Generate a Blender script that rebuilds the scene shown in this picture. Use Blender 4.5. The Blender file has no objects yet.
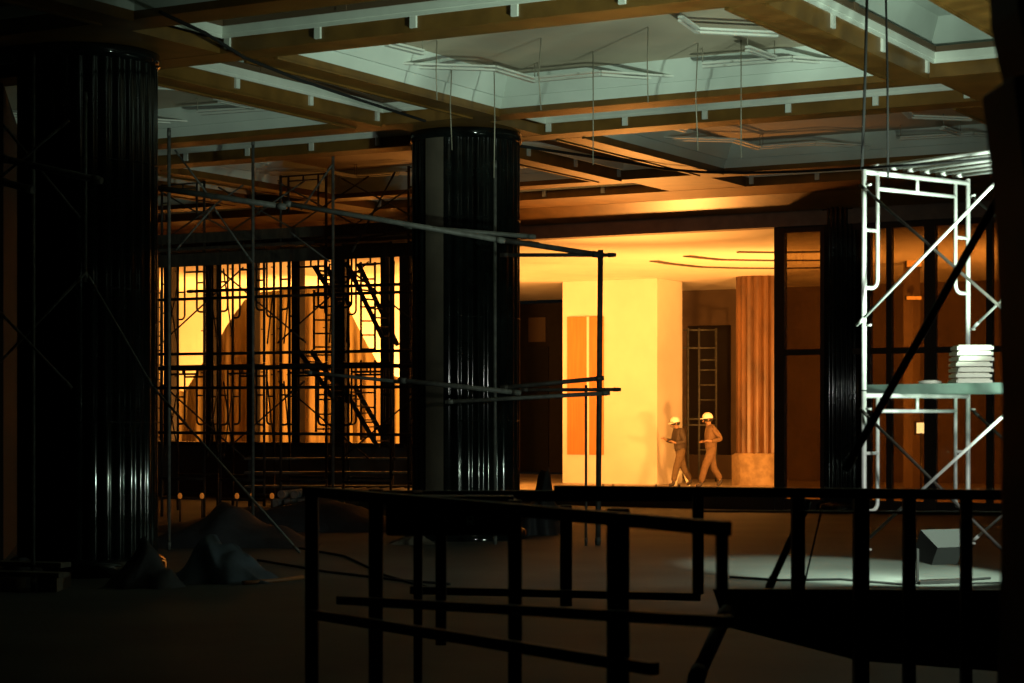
import bpy, bmesh, math, random
from mathutils import Vector, Matrix
R = random.Random(7)
col = bpy.context.scene.collection
F = 2000.0; CX = 512.0; HY = 416.0; H = 1.62
def at(x, y, Y): return Vector(((x-CX)/F*Y, Y, H+(HY-y)/F*Y))
def onz(x, y, z):
    Y = (z-H)*F/(HY-y); return Vector(((x-CX)/F*Y, Y, z))
S_, C_ = 0.495, 0.869
AV = Vector((C_, -S_, 0)); BV = Vector((S_, C_, 0)); ZV = Vector((0, 0, 1))
O = Vector((-0.59, 25.7, 0))
def G(a, b, z=0.0): return O+AV*a+BV*b+ZV*z
def wallp(x, y, b=10.0):           # point of the plane b=const seen at x, y
    k = (x-CX)/F
    Y = (b+S_*O.x*1.0+C_*O.y)/(C_+S_*k)
    return at(x, y, Y)

# ------------------------------------------------------------------ materials
def mat(name, colr, rough=0.6, metal=0.0, var=0.0, scale=6.0, bump=0.0, col2=None, emit=None, est=0.0, stretch=None, spec=0.5, coat=0.0):
    m = bpy.data.materials.new(name); m.use_nodes = True
    nt = m.node_tree; p = nt.nodes['Principled BSDF']
    p.inputs['Base Color'].default_value = (*colr, 1)
    p.inputs['Roughness'].default_value = rough; p.inputs['Metallic'].default_value = metal
    p.inputs['Specular IOR Level'].default_value = spec
    p.inputs['Coat Weight'].default_value = coat
    if emit:
        p.inputs['Emission Color'].default_value = (*emit, 1); p.inputs['Emission Strength'].default_value = est
    if var or bump or col2:
        tc = nt.nodes.new('ShaderNodeTexCoord'); mp = nt.nodes.new('ShaderNodeMapping')
        nt.links.new(tc.outputs['Object'], mp.inputs['Vector'])
        if stretch: mp.inputs['Scale'].default_value = stretch
        n = nt.nodes.new('ShaderNodeTexNoise'); n.inputs['Scale'].default_value = scale; n.inputs['Detail'].default_value = 6
        nt.links.new(mp.outputs['Vector'], n.inputs['Vector'])
        r = nt.nodes.new('ShaderNodeValToRGB')
        c2 = col2 or tuple(c*(1-var) for c in colr)
        r.color_ramp.elements[0].position = .35; r.color_ramp.elements[1].position = .65
        r.color_ramp.elements[0].color = (*c2, 1); r.color_ramp.elements[1].color = (*colr, 1)
        nt.links.new(n.outputs['Fac'], r.inputs['Fac']); nt.links.new(r.outputs['Color'], p.inputs['Base Color'])
        if bump:
            b = nt.nodes.new('ShaderNodeBump'); b.inputs['Strength'].default_value = bump; b.inputs['Distance'].default_value = .02
            nt.links.new(n.outputs['Fac'], b.inputs['Height']); nt.links.new(b.outputs['Normal'], p.inputs['Normal'])
    return m
M = {}
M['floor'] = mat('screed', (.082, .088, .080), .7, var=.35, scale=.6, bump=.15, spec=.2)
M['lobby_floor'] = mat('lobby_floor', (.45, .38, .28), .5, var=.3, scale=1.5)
M['plaster'] = mat('plaster', (.72, .68, .58), .8, var=.08, scale=1.2)
M['dplaster'] = mat('dark_plaster', (.16, .11, .07), .7, var=.3, scale=1.0)
M['hallwall'] = mat('hall_wall', (.10, .09, .075), .8, var=.3, scale=1.0)
M['ceilwood'] = mat('beam_wood', (.20, .10, .021), .42, var=.35, scale=3.0, stretch=(1, 1, 1))
M['fascia'] = mat('fascia_grey', (.20, .15, .11), .6, var=.2)
M['white'] = mat('white_gypsum', (.72, .80, .72), .7, var=.12, scale=1.3)
M['panel'] = mat('coffer_panel', (.62, .53, .39), .8, var=.22, scale=.5)
M['traypanel'] = mat('tray_panel_paint', (.42, .47, .42), .7, var=.2, scale=.9)
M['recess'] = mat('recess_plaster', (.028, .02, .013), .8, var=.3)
M['rail'] = mat('white_rail', (.70, .74, .66), .5, var=.08)
M['knob'] = mat('brown_bracket', (.10, .06, .03), .6)
M['marble'] = mat('dark_green_marble', (.008, .011, .010), .08, var=.6, scale=5, spec=.32)
M['ply'] = mat('raw_column_strip', (.10, .085, .06), .8, var=.35, scale=2)
M['brownmarble'] = mat('brown_marble', (.15, .068, .022), .4, col2=(.06, .028, .011), scale=3, stretch=(1, 1, .35))
M['plinth'] = mat('plinth_stone', (.38, .27, .15), .7, col2=(.22, .15, .08), scale=5)
M['wooddoor'] = mat('orange_wood', (.50, .21, .05), .5, var=.15, scale=4, stretch=(5, 5, .3))
M['black'] = mat('black_steel', (.012, .011, .010), .55, var=.4, scale=9)
M['frame'] = mat('bronze_frame', (.02, .016, .013), .4)
M['steel'] = mat('scaffold_steel', (.13, .135, .12), .6, .1, var=.4, scale=14)
M['galv'] = mat('galvanised_pipe', (.42, .46, .44), .4, .4, var=.4, scale=14)
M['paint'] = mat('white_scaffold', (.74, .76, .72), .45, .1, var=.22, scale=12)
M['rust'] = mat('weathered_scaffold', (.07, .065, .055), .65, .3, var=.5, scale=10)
M['plank'] = mat('plank', (.10, .085, .06), .8, var=.4, scale=5, stretch=(1, 6, 1))
M['gplank'] = mat('green_plank', (.20, .30, .25), .6, var=.25, scale=6)
M['foam'] = mat('white_board', (.80, .82, .70), .7, var=.06)
M['rope'] = mat('rope', (.006, .006, .005), .9)
M['wire'] = mat('hanger_wire', (.30, .28, .21), .5, .4)
M['tarp'] = mat('blue_grey_tarp', (.05, .075, .11), .7, var=.4, scale=5, bump=.5)
M['bag'] = mat('dark_sack', (.018, .02, .026), .7, var=.4, scale=7, bump=.4)
M['shade_canvas'] = mat('ochre_shade_sheeting', (.33, .25, .09), .8, col2=(.21, .14, .05), scale=1.2, stretch=(1.2, 1.2, .25))
M['skin'] = mat('skin', (.30, .18, .11), .6)
M['helmet'] = mat('white_helmet', (.85, .82, .75), .35)
M['jacket'] = mat('dark_jacket', (.065, .048, .034), .85, var=.25, scale=14)
M['trouser'] = mat('khaki_trousers', (.14, .095, .05), .85, var=.2, scale=14)
M['overall'] = mat('tan_overalls', (.15, .09, .045), .85, var=.2, scale=14)
M['boot'] = mat('boot', (.03, .022, .018), .6)
M['hair'] = mat('hair', (.012, .01, .008), .7)
M['strap'] = mat('strap', (.04, .03, .02), .7)
M['hose'] = mat('orange_hose', (.20, .07, .015), .6)
M['slot'] = mat('slot', (.06, .04, .025), .6)
M['teal'] = mat('teal_mark', (.35, .80, .74), .6)
M['amber'] = mat('amber_lens', (.6, .2, .03), .4, emit=(1, .28, .03), est=.22)
M['lampglass'] = mat('lamp_glass', (.9, .95, .9), .3, emit=(.80, 1, .82), est=22)
M['lampwarm'] = mat('lamp_warm', (.9, .7, .4), .3, emit=(1, .45, .08), est=60)
def glassm():
    m = bpy.data.materials.new('tinted_glass'); m.use_nodes = True; nt = m.node_tree; nt.nodes.clear()
    o = nt.nodes.new('ShaderNodeOutputMaterial'); mx = nt.nodes.new('ShaderNodeMixShader')
    t = nt.nodes.new('ShaderNodeBsdfTransparent'); t.inputs[0].default_value = (.46, .40, .30, 1)
    g = nt.nodes.new('ShaderNodeBsdfGlossy'); g.inputs['Roughness'].default_value = .03
    f = nt.nodes.new('ShaderNodeFresnel'); f.inputs[0].default_value = 1.5
    nt.links.new(f.outputs[0], mx.inputs[0]); nt.links.new(t.outputs[0], mx.inputs[1]); nt.links.new(g.outputs[0], mx.inputs[2])
    nt.links.new(mx.outputs[0], o.inputs[0]); return m
M['glass'] = glassm()

# ------------------------------------------------------------------ mesh helpers
def wmat(o): return (wmat(o.parent) @ o.matrix_basis) if o.parent else o.matrix_basis.copy()
class MB:
    def __init__(s): s.v = []; s.f = []; s.sm = []
    def add(s, vs, fs, smooth=False):
        o = len(s.v); s.v += [tuple(v) for v in vs]
        s.f += [tuple(i+o for i in f) for f in fs]; s.sm += [smooth]*len(fs); return s
    def box(s, c, hx, hy, hz):                     # c centre, half-axis vectors
        c = Vector(c); hx = Vector(hx); hy = Vector(hy); hz = Vector(hz)
        vs = [c+hx*i+hy*j+hz*k for k in (-1, 1) for j in (-1, 1) for i in (-1, 1)]
        return s.add(vs, [(0, 2, 3, 1), (4, 5, 7, 6), (0, 1, 5, 4), (2, 6, 7, 3), (0, 4, 6, 2), (1, 3, 7, 5)])
    def bar(s, p, q, w, h, up=ZV):                 # box bar from p to q, w across, h along up
        p = Vector(p); q = Vector(q); d = (q-p); L = d.length; d.normalize()
        u = Vector(up); x = d.cross(u)
        if x.length < 1e-4: x = d.cross(Vector((0, 1, 0)))
        x.normalize(); u = x.cross(d)
        return s.box((p+q)/2, x*w/2, d*L/2, u*h/2)
    def tube(s, pts, r, n=8, r2=None):
        pts = [Vector(p) for p in pts]; m = len(pts); vs = []; fs = []
        x = None
        for i, p in enumerate(pts):
            if i == 0: d = pts[1]-p
            elif i == m-1: d = p-pts[i-1]
            else: d = (pts[i+1]-p).normalized()+(p-pts[i-1]).normalized()
            d.normalize()
            if x is None:
                x = d.cross(Vector((.13, .97, .2)) if abs(d.z) > .8 else ZV)
            else: x = x-d*x.dot(d)
            x.normalize(); y = d.cross(x)
            rr = r if r2 is None else r+(r2-r)*i/(m-1)
            for k in range(n):
                t = 2*math.pi*k/n; vs.append(p+(x*math.cos(t)+y*math.sin(t))*rr)
        for i in range(m-1):
            for k in range(n):
                fs.append((i*n+k, i*n+(k+1) % n, (i+1)*n+(k+1) % n, (i+1)*n+k))
        s.add(vs, fs, True)
        s.add([], []) ; o = len(s.v)-len(vs)
        s.f += [tuple(o+k for k in reversed(range(n))), tuple(o+(m-1)*n+k for k in range(n))]; s.sm += [False, False]
        return s
    def prism(s, poly, z0, z1):
        n = len(poly); vs = [(p[0], p[1], z0) for p in poly]+[(p[0], p[1], z1) for p in poly]
        fs = [tuple(reversed(range(n))), tuple(range(n, 2*n))]+[(i, (i+1) % n, n+(i+1) % n, n+i) for i in range(n)]
        return s.add(vs, fs)
    def extr(s, poly, dv):                         # 3D polygon extruded by dv
        n = len(poly); dv = Vector(dv); vs = [Vector(p) for p in poly]+[Vector(p)+dv for p in poly]
        fs = [tuple(reversed(range(n))), tuple(range(n, 2*n))]+[(i, (i+1) % n, n+(i+1) % n, n+i) for i in range(n)]
        return s.add(vs, fs)
    def lathe(s, c, prof, n=20):
        c = Vector(c); vs = []; m = len(prof)
        for r, z in prof:
            for k in range(n):
                t = 2*math.pi*k/n; vs.append(c+Vector((r*math.cos(t), r*math.sin(t), z)))
        fs = [(i*n+k, i*n+(k+1) % n, (i+1)*n+(k+1) % n, (i+1)*n+k) for i in range(m-1) for k in range(n)]
        s.add(vs, fs, True); return s
    def gbox(s, a0, a1, b0, b1, z0, z1):           # box on the building grid
        return s.box(G((a0+a1)/2, (b0+b1)/2, (z0+z1)/2), AV*(a1-a0)/2, BV*(b1-b0)/2, ZV*(z1-z0)/2)
    def build(s, name, m, parent=None, bevel=0):
        me = bpy.data.meshes.new(name)
        pl = wmat(parent).inverted() if parent else None
        me.from_pydata([tuple(pl @ Vector(v)) for v in s.v] if parent else s.v, [], s.f)
        me.polygons.foreach_set('use_smooth', s.sm); me.update()
        bm = bmesh.new(); bm.from_mesh(me); bmesh.ops.recalc_face_normals(bm, faces=bm.faces); bm.to_mesh(me); bm.free()
        me.materials.append(M[m] if isinstance(m, str) else m)
        o = bpy.data.objects.new(name, me); col.objects.link(o)
        if parent: o.parent = parent
        if bevel:
            b = o.modifiers.new('bevel', 'BEVEL'); b.width = bevel; b.segments = 2; b.limit_method = 'ANGLE'
        return o
def tag(o, label, cat, group=None, kind=None):
    if label: o['label'] = label
    if cat: o['category'] = cat
    if group: o['group'] = group
    if kind: o['kind'] = kind
    return o
def struct(o): o['kind'] = 'structure'; return o
def thing(name, loc, label, cat, group=None, rz=0):
    o = bpy.data.objects.new(name, None); col.objects.link(o)
    o.location = loc; o.rotation_euler = (0, 0, rz); o.empty_display_size = .2
    o.matrix_world = Matrix.Translation(Vector(loc)) @ Matrix.Rotation(rz, 4, 'Z')
    return tag(o, label, cat, group)
KIDS = {}
def dup(root, mw, label, group=None):
    r = root.copy(); col.objects.link(r); r.matrix_world = mw; r['label'] = label
    if group: r['group'] = group
    for ch in [c for c in bpy.data.objects if c.parent == root]:
        c = ch.copy(); col.objects.link(c); c.parent = r
        for g in [x for x in bpy.data.objects if x.parent == ch]:
            d = g.copy(); col.objects.link(d); d.parent = c
    return r
ORD = ['first', 'second', 'third', 'fourth', 'fifth', 'sixth', 'seventh', 'eighth', 'ninth', 'tenth', 'eleventh', 'twelfth']

# ================================================================== SETTING
ZC = 5.36; WB = 10.0; LZ = 4.86
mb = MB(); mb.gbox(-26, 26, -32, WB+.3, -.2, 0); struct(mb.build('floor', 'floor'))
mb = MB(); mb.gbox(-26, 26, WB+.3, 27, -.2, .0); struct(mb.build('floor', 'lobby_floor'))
# upper slab over the coffers
mb = MB(); mb.gbox(-26, 26, -32, WB+.3, 6.12, 6.3); struct(mb.build('ceiling', 'fascia'))
# hall front wall: header, piers, sill below the glowing window
aW0 = -14.0
def a_of(x):                                       # a-coordinate on the wall plane for pixel x
    p = wallp(x, 400); return (p-O).dot(AV)
aL, aP0, aP1, aM = a_of(150), a_of(407), a_of(511), a_of(774)
mb = MB(); mb.gbox(-26, 26, WB, WB+.3, LZ, 5.10); mb.gbox(-26, 26, WB+.08, WB+.3, 5.1, 6.1)
struct(mb.build('wall_back', 'fascia'))
mb = MB(); mb.gbox(-26, aL, WB, WB+.3, 0, LZ); mb.gbox(aP0, aP1, WB, WB+.3, 0, LZ); mb.gbox(aL, aP0, WB, WB+.3, 0, 1.02)
struct(mb.build('wall_back', 'hallwall'))
mb = MB(); mb.gbox(aP1, aM, WB, WB+.3, 0, .26); struct(mb.build('trim_6', 'frame'))
# sloping wooden crown against the header
mb = MB(); mb.add([G(-26, WB-.55, ZC), G(20, WB-.55, ZC), G(20, WB, 5.12), G(-26, WB, 5.12), G(-26, WB, ZC), G(20, WB, ZC)],
                  [(0, 3, 2, 1), (0, 1, 5, 4), (3, 4, 5, 2), (0, 4, 3), (1, 2, 5)])
struct(mb.build('trim_1', 'ceilwood'))
# dark walls far left / right and behind the camera
mb = MB(); mb.gbox(-26.3, -26, -32, 27, 0, 6.2); struct(mb.build('wall_left', 'hallwall'))
mb = MB(); mb.gbox(26, 26.3, -32, 27, 0, 6.2); struct(mb.build('wall_right', 'hallwall'))
mb = MB(); mb.gbox(-26, 26, -32.3, -32, 0, 6.2); struct(mb.build('wall_front', 'hallwall'))

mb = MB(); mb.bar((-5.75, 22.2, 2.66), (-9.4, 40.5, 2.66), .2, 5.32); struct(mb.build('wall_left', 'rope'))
# ---- coffered ceiling
PA, PB = 7.25, 6.9
a_str = [-.3+PA*k for k in (-2, -1, 0, 1)]         # strip centres across
b_str = [.625+PB*k for k in (-2, -1, 0, 1)]
HA, HB = .66, .70                                  # half width of the tray strips
BW = .44
mb = MB()
for c in a_str:
    for s in (-1, 1):
        a0 = c+s*HA; a1 = c+s*(HA+BW)
        ends = [-16]+[v for d in b_str for v in (d-HB-BW+.01, d+HB+BW-.01)]
        for q0, q1 in zip(ends[::2], ends[1::2]):
            mb.gbox(min(a0, a1), max(a0, a1), q0, q1, ZC, 5.54)
            mb.gbox(min(a0, a1)+.06, max(a0, a1)-.06, q0, q1, 5.54, 6.12)
struct(mb.build('trim_2', 'ceilwood'))
mb = MB()
for i, c in enumerate(b_str):
    for s in (-1, 1):
        b0 = c+s*HB; b1 = c+s*(HB+BW)
        if i == 3 and s == 1: b1 = WB
        lo, hi = min(b0, b1), max(b0, b1)
        mb.gbox(-19, 14, lo, hi, ZC+.004, 5.536)
        mb.gbox(-19, 14, lo+.06, hi-.06, 5.536, 6.12)
struct(mb.build('trim_3', 'ceilwood'))
mb = MB()
for c in a_str:                                     # solid crossings round the column heads
    for d in b_str: mb.gbox(c-HA-.02, c+HA+.02, d-HB-.02, d+HB+.02, ZC+.008, 5.5)
struct(mb.build('trim_4', 'ceilwood'))
# narrow raised lines on the beam faces
mb = MB()
for c in a_str:
    for s in (-1, 1):
        for e in (.02, BW-.02):
            a0 = c+s*(HA+e)
            for q0, q1 in zip(ends[::2], ends[1::2]): mb.gbox(a0-.02, a0+.02, q0, q1, ZC-.02, ZC+.01)
struct(mb.build('trim_5', 'ceilwood'))

def frame_ring(mb, a0, a1, b0, b1, w, z0, z1):
    mb.gbox(a0, a1, b0, b0+w, z0, z1); mb.gbox(a0, a1, b1-w, b1, z0, z1)
    mb.gbox(a0, a0+w, b0+w, b1-w, z0, z1); mb.gbox(a1-w, a1, b0+w, b1-w, z0, z1)
def pix(p): return CX+p.x/p.y*F, HY-(p.z-H)/p.y*F
def visible(ps):
    q = [pix(p) for p in ps if p.y > 1]
    return q and max(x for x, y in q) > -40 and min(x for x, y in q) < 1064 and max(y for x, y in q) > -10
def rel(x, y):
    h = 'far left' if x < 180 else 'left' if x < 400 else 'middle' if x < 640 else 'right' if x < 860 else 'far right'
    v = 'topmost' if y < 60 else 'upper' if y < 110 else 'middle' if y < 150 else 'lower'
    return h, v
ntray = 0; tray_list = []
def tray(a0, a1, b0, b1):
    c = G((a0+a1)/2, (b0+b1)/2, 5.5)
    if not visible([G(a, b, 5.5) for a in (a0, a1) for b in (b0, b1)]): return
    t = thing('ceiling_tray', c, '', 'ceiling tray', 'narrow white ceiling trays between the brown beams')
    mb = MB(); mb.gbox(a0, a1, b0, b1, 6.0, 6.06); mb.build('tray_panel', 'traypanel', t)
    mb = MB()                                     # sloping white sides
    i = .16; zz0, zz1 = 5.62, 6.0
    P0 = [G(a0, b0, zz0), G(a1, b0, zz0), G(a1, b1, zz0), G(a0, b1, zz0)]
    P1 = [G(a0+i, b0+i, zz1), G(a1-i, b0+i, zz1), G(a1-i, b1-i, zz1), G(a0+i, b1-i, zz1)]
    Q0 = [G(a0-.0, b0-.0, zz1)]*0
    mb.add(P0+P1, [(k, (k+1) % 4, 4+(k+1) % 4, 4+k) for k in range(4)])
    mb.build('tray_side', 'traypanel', t)
    mb = MB(); frame_ring(mb, a0+.09, a1-.09, b0+.09, b1-.09, .03, 5.62, 5.68); mb.build('shadow_gap', 'knob', t)
    mb = MB(); frame_ring(mb, a0, a1, b0, b1, .10, 5.54, 5.62); frame_ring(mb, a0+.07, a1-.07, b0+.07, b1-.07, .02, 5.50, 5.66)
    mb.build('tray_rail', 'rail', t)
    la, lb = a1-a0, b1-b0
    if la > lb:
        n = max(2, int(la/.95))
        for k in range(n):
            a = a0+.1+(la-.2)*k/(n-1)
            mb = MB(); mb.gbox(a-.035, a+.035, b1-.03, b1+.0, 5.40, 5.55); mb.build('tab', 'rail', t)
            if k % 2: mb = MB(); mb.gbox(a+.3, a+.42, b1-.13, b1-.06, 5.63, 5.70); mb.build('bracket', 'knob', t)
    else:
        n = max(2, int(lb/.95))
        for k in range(n):
            b = b0+.1+(lb-.2)*k/(n-1)
            for aa in ((a0, a0+.03),):
                mb = MB(); mb.gbox(aa[0], aa[1], b-.035, b+.035, 5.40, 5.55); mb.build('tab', 'rail', t)
            if k % 2: mb = MB(); mb.gbox(a0+.06, a0+.13, b+.3, b+.42, 5.63, 5.70); mb.build('bracket', 'knob', t)
    tray_list.append((t, c, 'long' ))
HOOKS = [[(400, 67), (494, 70), (534, 82)], [(537, 81), (600, 75), (681, 80.5)], [(702, 67), (791, 60.5), (850, 65)], [(386, 45), (422, 54)], [(680, 20), (697, 32), (777, 36)], [(747, 50), (774, 60)]]
def star(ca, cb, k, off):
    A_, B_ = 1.66-off, 1.62-off; w = .72-off*.4; o1 = 2.32-off*1.2; o2 = 2.2-off*1.2
    pts = [(-A_, B_), (-w, B_), (0, o2), (w, B_), (A_, B_), (A_, w), (o1, 0), (A_, -w), (A_, -B_), (w, -B_), (0, -o2), (-w, -B_), (-A_, -B_), (-A_, -w), (-o1, 0), (-A_, w)]
    return [(ca+x, cb+y) for x, y in pts]
cof_list = []
def coffer(a0, a1, b0, b1):
    cs = [G(a, b, 5.5) for a in (a0, a1) for b in (b0, b1)]
    if not visible(cs): return
    c = G((a0+a1)/2, (b0+b1)/2, 5.54)
    t = thing('ceiling_coffer', c, '', 'ceiling coffer', 'large square ceiling coffers')
    mb = MB(); mb.gbox(a0, a1, b0, b1, 5.80, 5.86); mb.build('coffer_panel', 'panel', t)
    def ring(i0, z0, i1, z1, m, nm):
        P0 = [G(a0+i0, b0+i0, z0), G(a1-i0, b0+i0, z0), G(a1-i0, b1-i0, z0), G(a0+i0, b1-i0, z0)]
        P1 = [G(a0+i1, b0+i1, z1), G(a1-i1, b0+i1, z1), G(a1-i1, b1-i1, z1), G(a0+i1, b1-i1, z1)]
        mb = MB(); mb.add(P0+P1, [(k, (k+1) % 4, 4+(k+1) % 4, 4+k) for k in range(4)]); return mb.build(nm, m, t)
    ring(.005, 5.44, .07, 5.56, 'white', 'cornice'); ring(.07, 5.56, .10, 5.56, 'white', 'cornice_step'); ring(.10, 5.56, .25, 5.80, 'white', 'cove')
    m2 = thing('suspended_moulding', c, '', 'moulding', 'hooked white mouldings hung in the coffers')
    sh = AV*(a0-.8)+BV*(b0+5.15)
    hg = MB()
    for ln in HOOKS:
        for dy, nm in ((0, 'outer_strip'), (-3.6, 'inner_strip')):
            P = [onz(x, y+dy, 5.62)+sh for x, y in ln]; mb = MB()
            for p, q in zip(P, P[1:]): mb.bar(p, q, .06, .022)
            mb.build(nm, 'rail', m2)
        hg.tube([P[0]+ZV*.01, P[0]+ZV*.18], .006, 5); hg.tube([P[-1]+ZV*.01, P[-1]+ZV*.18], .006, 5)
    hg.build('moulding_hanger', 'wire', m2)
    cof_list.append((t, m2, c))
for i in range(len(a_str)):
    for j in range(len(b_str)):
        ac, bc = a_str[i], b_str[j]
        if j+1 < len(b_str): tray(ac-HA, ac+HA, bc+HB+BW+.02, b_str[j+1]-HB-BW-.02)
        if i+1 < len(a_str): tray(ac+HA+.03, a_str[i+1]-HA-.03, bc-HB, bc+HB)
        if i+1 < len(a_str) and j+1 < len(b_str): coffer(ac+HA+BW, a_str[i+1]-HA-BW, bc+HB+BW, b_str[j+1]-HB-BW)
def nm(c):
    x, y = pix(c); 
    return x, y
tray_list.sort(key=lambda t: (t[1].y))
def where(c, nearc='column'):
    x, y = pix(c)
    refs = [((90, 45), 'the big left column'), ((465, 127), 'the central column'), ((842, 205), 'the slim far column'), ((864, 172), 'the bright scaffold'), ((285, 255), 'the glowing left window'), ((650, 225), 'the lit lobby opening'), ((300, 0), 'the top left of the picture'), ((990, 40), 'the dark pillar at the right edge'), ((640, 0), 'the top middle of the picture')]
    return x, y
used = set()
for k, (t, c, _) in enumerate(sorted(tray_list, key=lambda t: pix(t[1])[0])):
    x, y = pix(c); t['label'] = 'narrow white ceiling tray between brown beams, %s from the left' % (ORD[k] if k < 12 else 'number %d' % (k+1))
for k, (t, m2, c) in enumerate(sorted(cof_list, key=lambda t: pix(t[2])[0])):
    t['label'] = 'square white edged ceiling coffer between brown beams, %s from the left' % ORD[k]
    m2['label'] = 'white star outlined moulding hung in the ceiling coffer %s from the left' % ORD[k]

# ---- hanger wires below the central coffer
hw = [(541, 38, 110), (593, 51, 165), (648, 27, 103), (698, 43, 150), (741, 40, 158), (494, 62, 178), (437, 40, 100), (452, 60, 150)]
for k, (x, y0, y1) in enumerate(sorted(hw)):
    p = onz(x, y0, 5.80); L = (y1-y0)*p.y/F
    w = MB(); w.tube([p, p-ZV*L*.5+Vector((.03*R.uniform(-1, 1), 0, 0)), p-ZV*L], .007, 5)
    o = w.build('hanger_wire', 'wire'); tag(o, 'thin wire hanging from the central coffer, %s from the left' % ORD[k], 'wire', 'wires hanging from the central coffer')

# ================================================================== COLUMNS
def column(x, Yc, r, ztop, label, nrib=31, strip=None):
    c = at(x, 416, Yc); c.z = 0
    t = thing('marble_column', c, label, 'column')
    n = nrib*6; vs = []; prof = []
    for k in range(n):
        th = 2*math.pi*k/n; u = (k % 6)/6.0
        rr = r*(1-.0) - .034*(1-math.sin(math.pi*u))        # convex reeds
        prof.append((c.x+rr*math.cos(th), c.y+rr*math.sin(th)))
    mb = MB(); m = len(prof)
    mb.add([(p[0], p[1], .18) for p in prof]+[(p[0], p[1], ztop-.12) for p in prof], [(i, (i+1) % m, m+(i+1) % m, m+i) for i in range(m)], True)
    mb.build('shaft', 'marble', t)
    mb = MB(); mb.lathe(c, [(r+.10, 0), (r+.10, .12), (r+.02, .18), (r-.1, .18)], 48); mb.build('base', 'marble', t)
    mb = MB(); mb.lathe(c, [(r-.1, ztop-.12), (r+.02, ztop-.12), (r+.02, ztop), (r-.1, ztop)], 48); mb.build('capital', 'marble', t)
    for z in (1.55, 2.9, 4.2):
        mb = MB(); mb.lathe(c, [(r-.012, z), (r+.004, z+.006), (r-.012, z+.012)], 48); mb.build('joint_band', 'marble', t)
    if strip:
        x0, x1 = strip
        mb = MB(); pts = []
        for i in range(7):
            x = x0+(x1-x0)*i/6; X = (x-CX)/F*(Yc-r); dx = X-c.x*1.0
            dx = max(-r, min(r, (x-466)/54.5*r)); yy = c.y-math.sqrt(max(.0, r*r-dx*dx))
            pts.append((c.x+dx, yy-.012))
        back = [(p[0], p[1]+.05) for p in reversed(pts)]
        mb.prism(pts+back, .0, ztop-.1); o = mb.build('bare_strip', 'ply', t); o['label'] = 'bare beige strip between the dark marble cladding'
    return t
column(88, 20.72, .715, ZC, 'large dark polished ribbed column at the far left, behind scaffold poles')
column(466, 26.6, .72, ZC, 'dark polished ribbed column in the centre with a bare beige strip', strip=(427, 445))
column(843, 34.0, .36, ZC, 'slim dark glossy column behind the bright scaffold', 26)

# ================================================================== LOBBY
LB = 27.0
mb = MB(); mb.gbox(-26, 26, WB+.3, LB, LZ, LZ+.2); struct(mb.build('ceiling', 'plaster'))
def lobby_pt(x, Y, z=0): return Vector(((x-CX)/F*Y, Y, z))
# back wall made of sections on grid planes
bb = (lobby_pt(700, 51.5)-O).dot(BV)
def a_on(x, b):
    p = wallp(x, 400, b); return (p-O).dot(AV)
mb = MB()
zt, zb = 3.95, .62
aD0, aD1 = a_on(686, bb), a_on(731, bb)
aE = a_on(657, bb)
mb.gbox(aE-1.5, aD0, bb, bb+.3, 0, LZ); mb.gbox(aD1, 26, bb, bb+.3, 0, LZ)
mb.gbox(aD0, aD1, bb, bb+.3, zt, LZ); mb.gbox(aD0, aD1, bb, bb+.3, 0, zb)
struct(mb.build('wall_lobby', 'dplaster'))
w = MB(); w.gbox(aD0, aD1, bb+.12, bb+.16, zb, zt)
wo = struct(w.build('window_1', 'frame'))
# far brown recess left of the pilaster
bc = (lobby_pt(540, 57.5)-O).dot(BV)
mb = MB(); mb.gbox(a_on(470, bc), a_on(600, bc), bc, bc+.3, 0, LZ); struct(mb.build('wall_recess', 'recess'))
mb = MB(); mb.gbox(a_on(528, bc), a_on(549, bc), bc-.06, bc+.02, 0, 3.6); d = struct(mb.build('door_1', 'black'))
mb = MB(); mb.gbox(a_on(530, bc), a_on(547, bc), bc-.1, bc-.06, 3.75, 4.45); tag(mb.build('wall_hatch', 'dplaster'), 'small brown square hatch on the wall above the dark lobby door', 'hatch')
# left room bright wall
bl = (lobby_pt(280, 51.5)-O).dot(BV)
mb = MB(); mb.gbox(-24, a_on(500, bl), bl, bl+.3, 0, LZ); struct(mb.build('wall_room', 'plaster'))
# pilaster with an orange wood panel
c0 = lobby_pt(657, 47.0)
pw, pd = 2.52, 1.42
a0 = (c0-O).dot(AV); b0 = (c0-O).dot(BV)
t = thing('square_pillar', G(a0-pw/2, b0+pd/2), 'wide square white pillar glowing yellow in the lobby', 'pillar')
mb = MB(); mb.gbox(a0-pw, a0, b0, b0+pd, 0.0, LZ); mb.build('pillar_body', 'plaster', t, .01)
mb = MB(); ax0, ax1 = a_on(568, b0), a_on(604, b0)
z1 = at(585, 316, 47.6).z; z0 = at(585, 455, 47.6).z
mb.gbox(ax0, ax1, b0-.05, b0, z0, z1)
po = mb.build('wood_panel', 'wooddoor', t, .008); po['label'] = 'tall orange wood panel on the pillar front'
mb = MB(); xs = a_on(589, b0); mb.gbox(xs-.03, xs+.03, b0-.065, b0-.05, z0, z1); mb.build('panel_strip', 'plaster', t)
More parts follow.
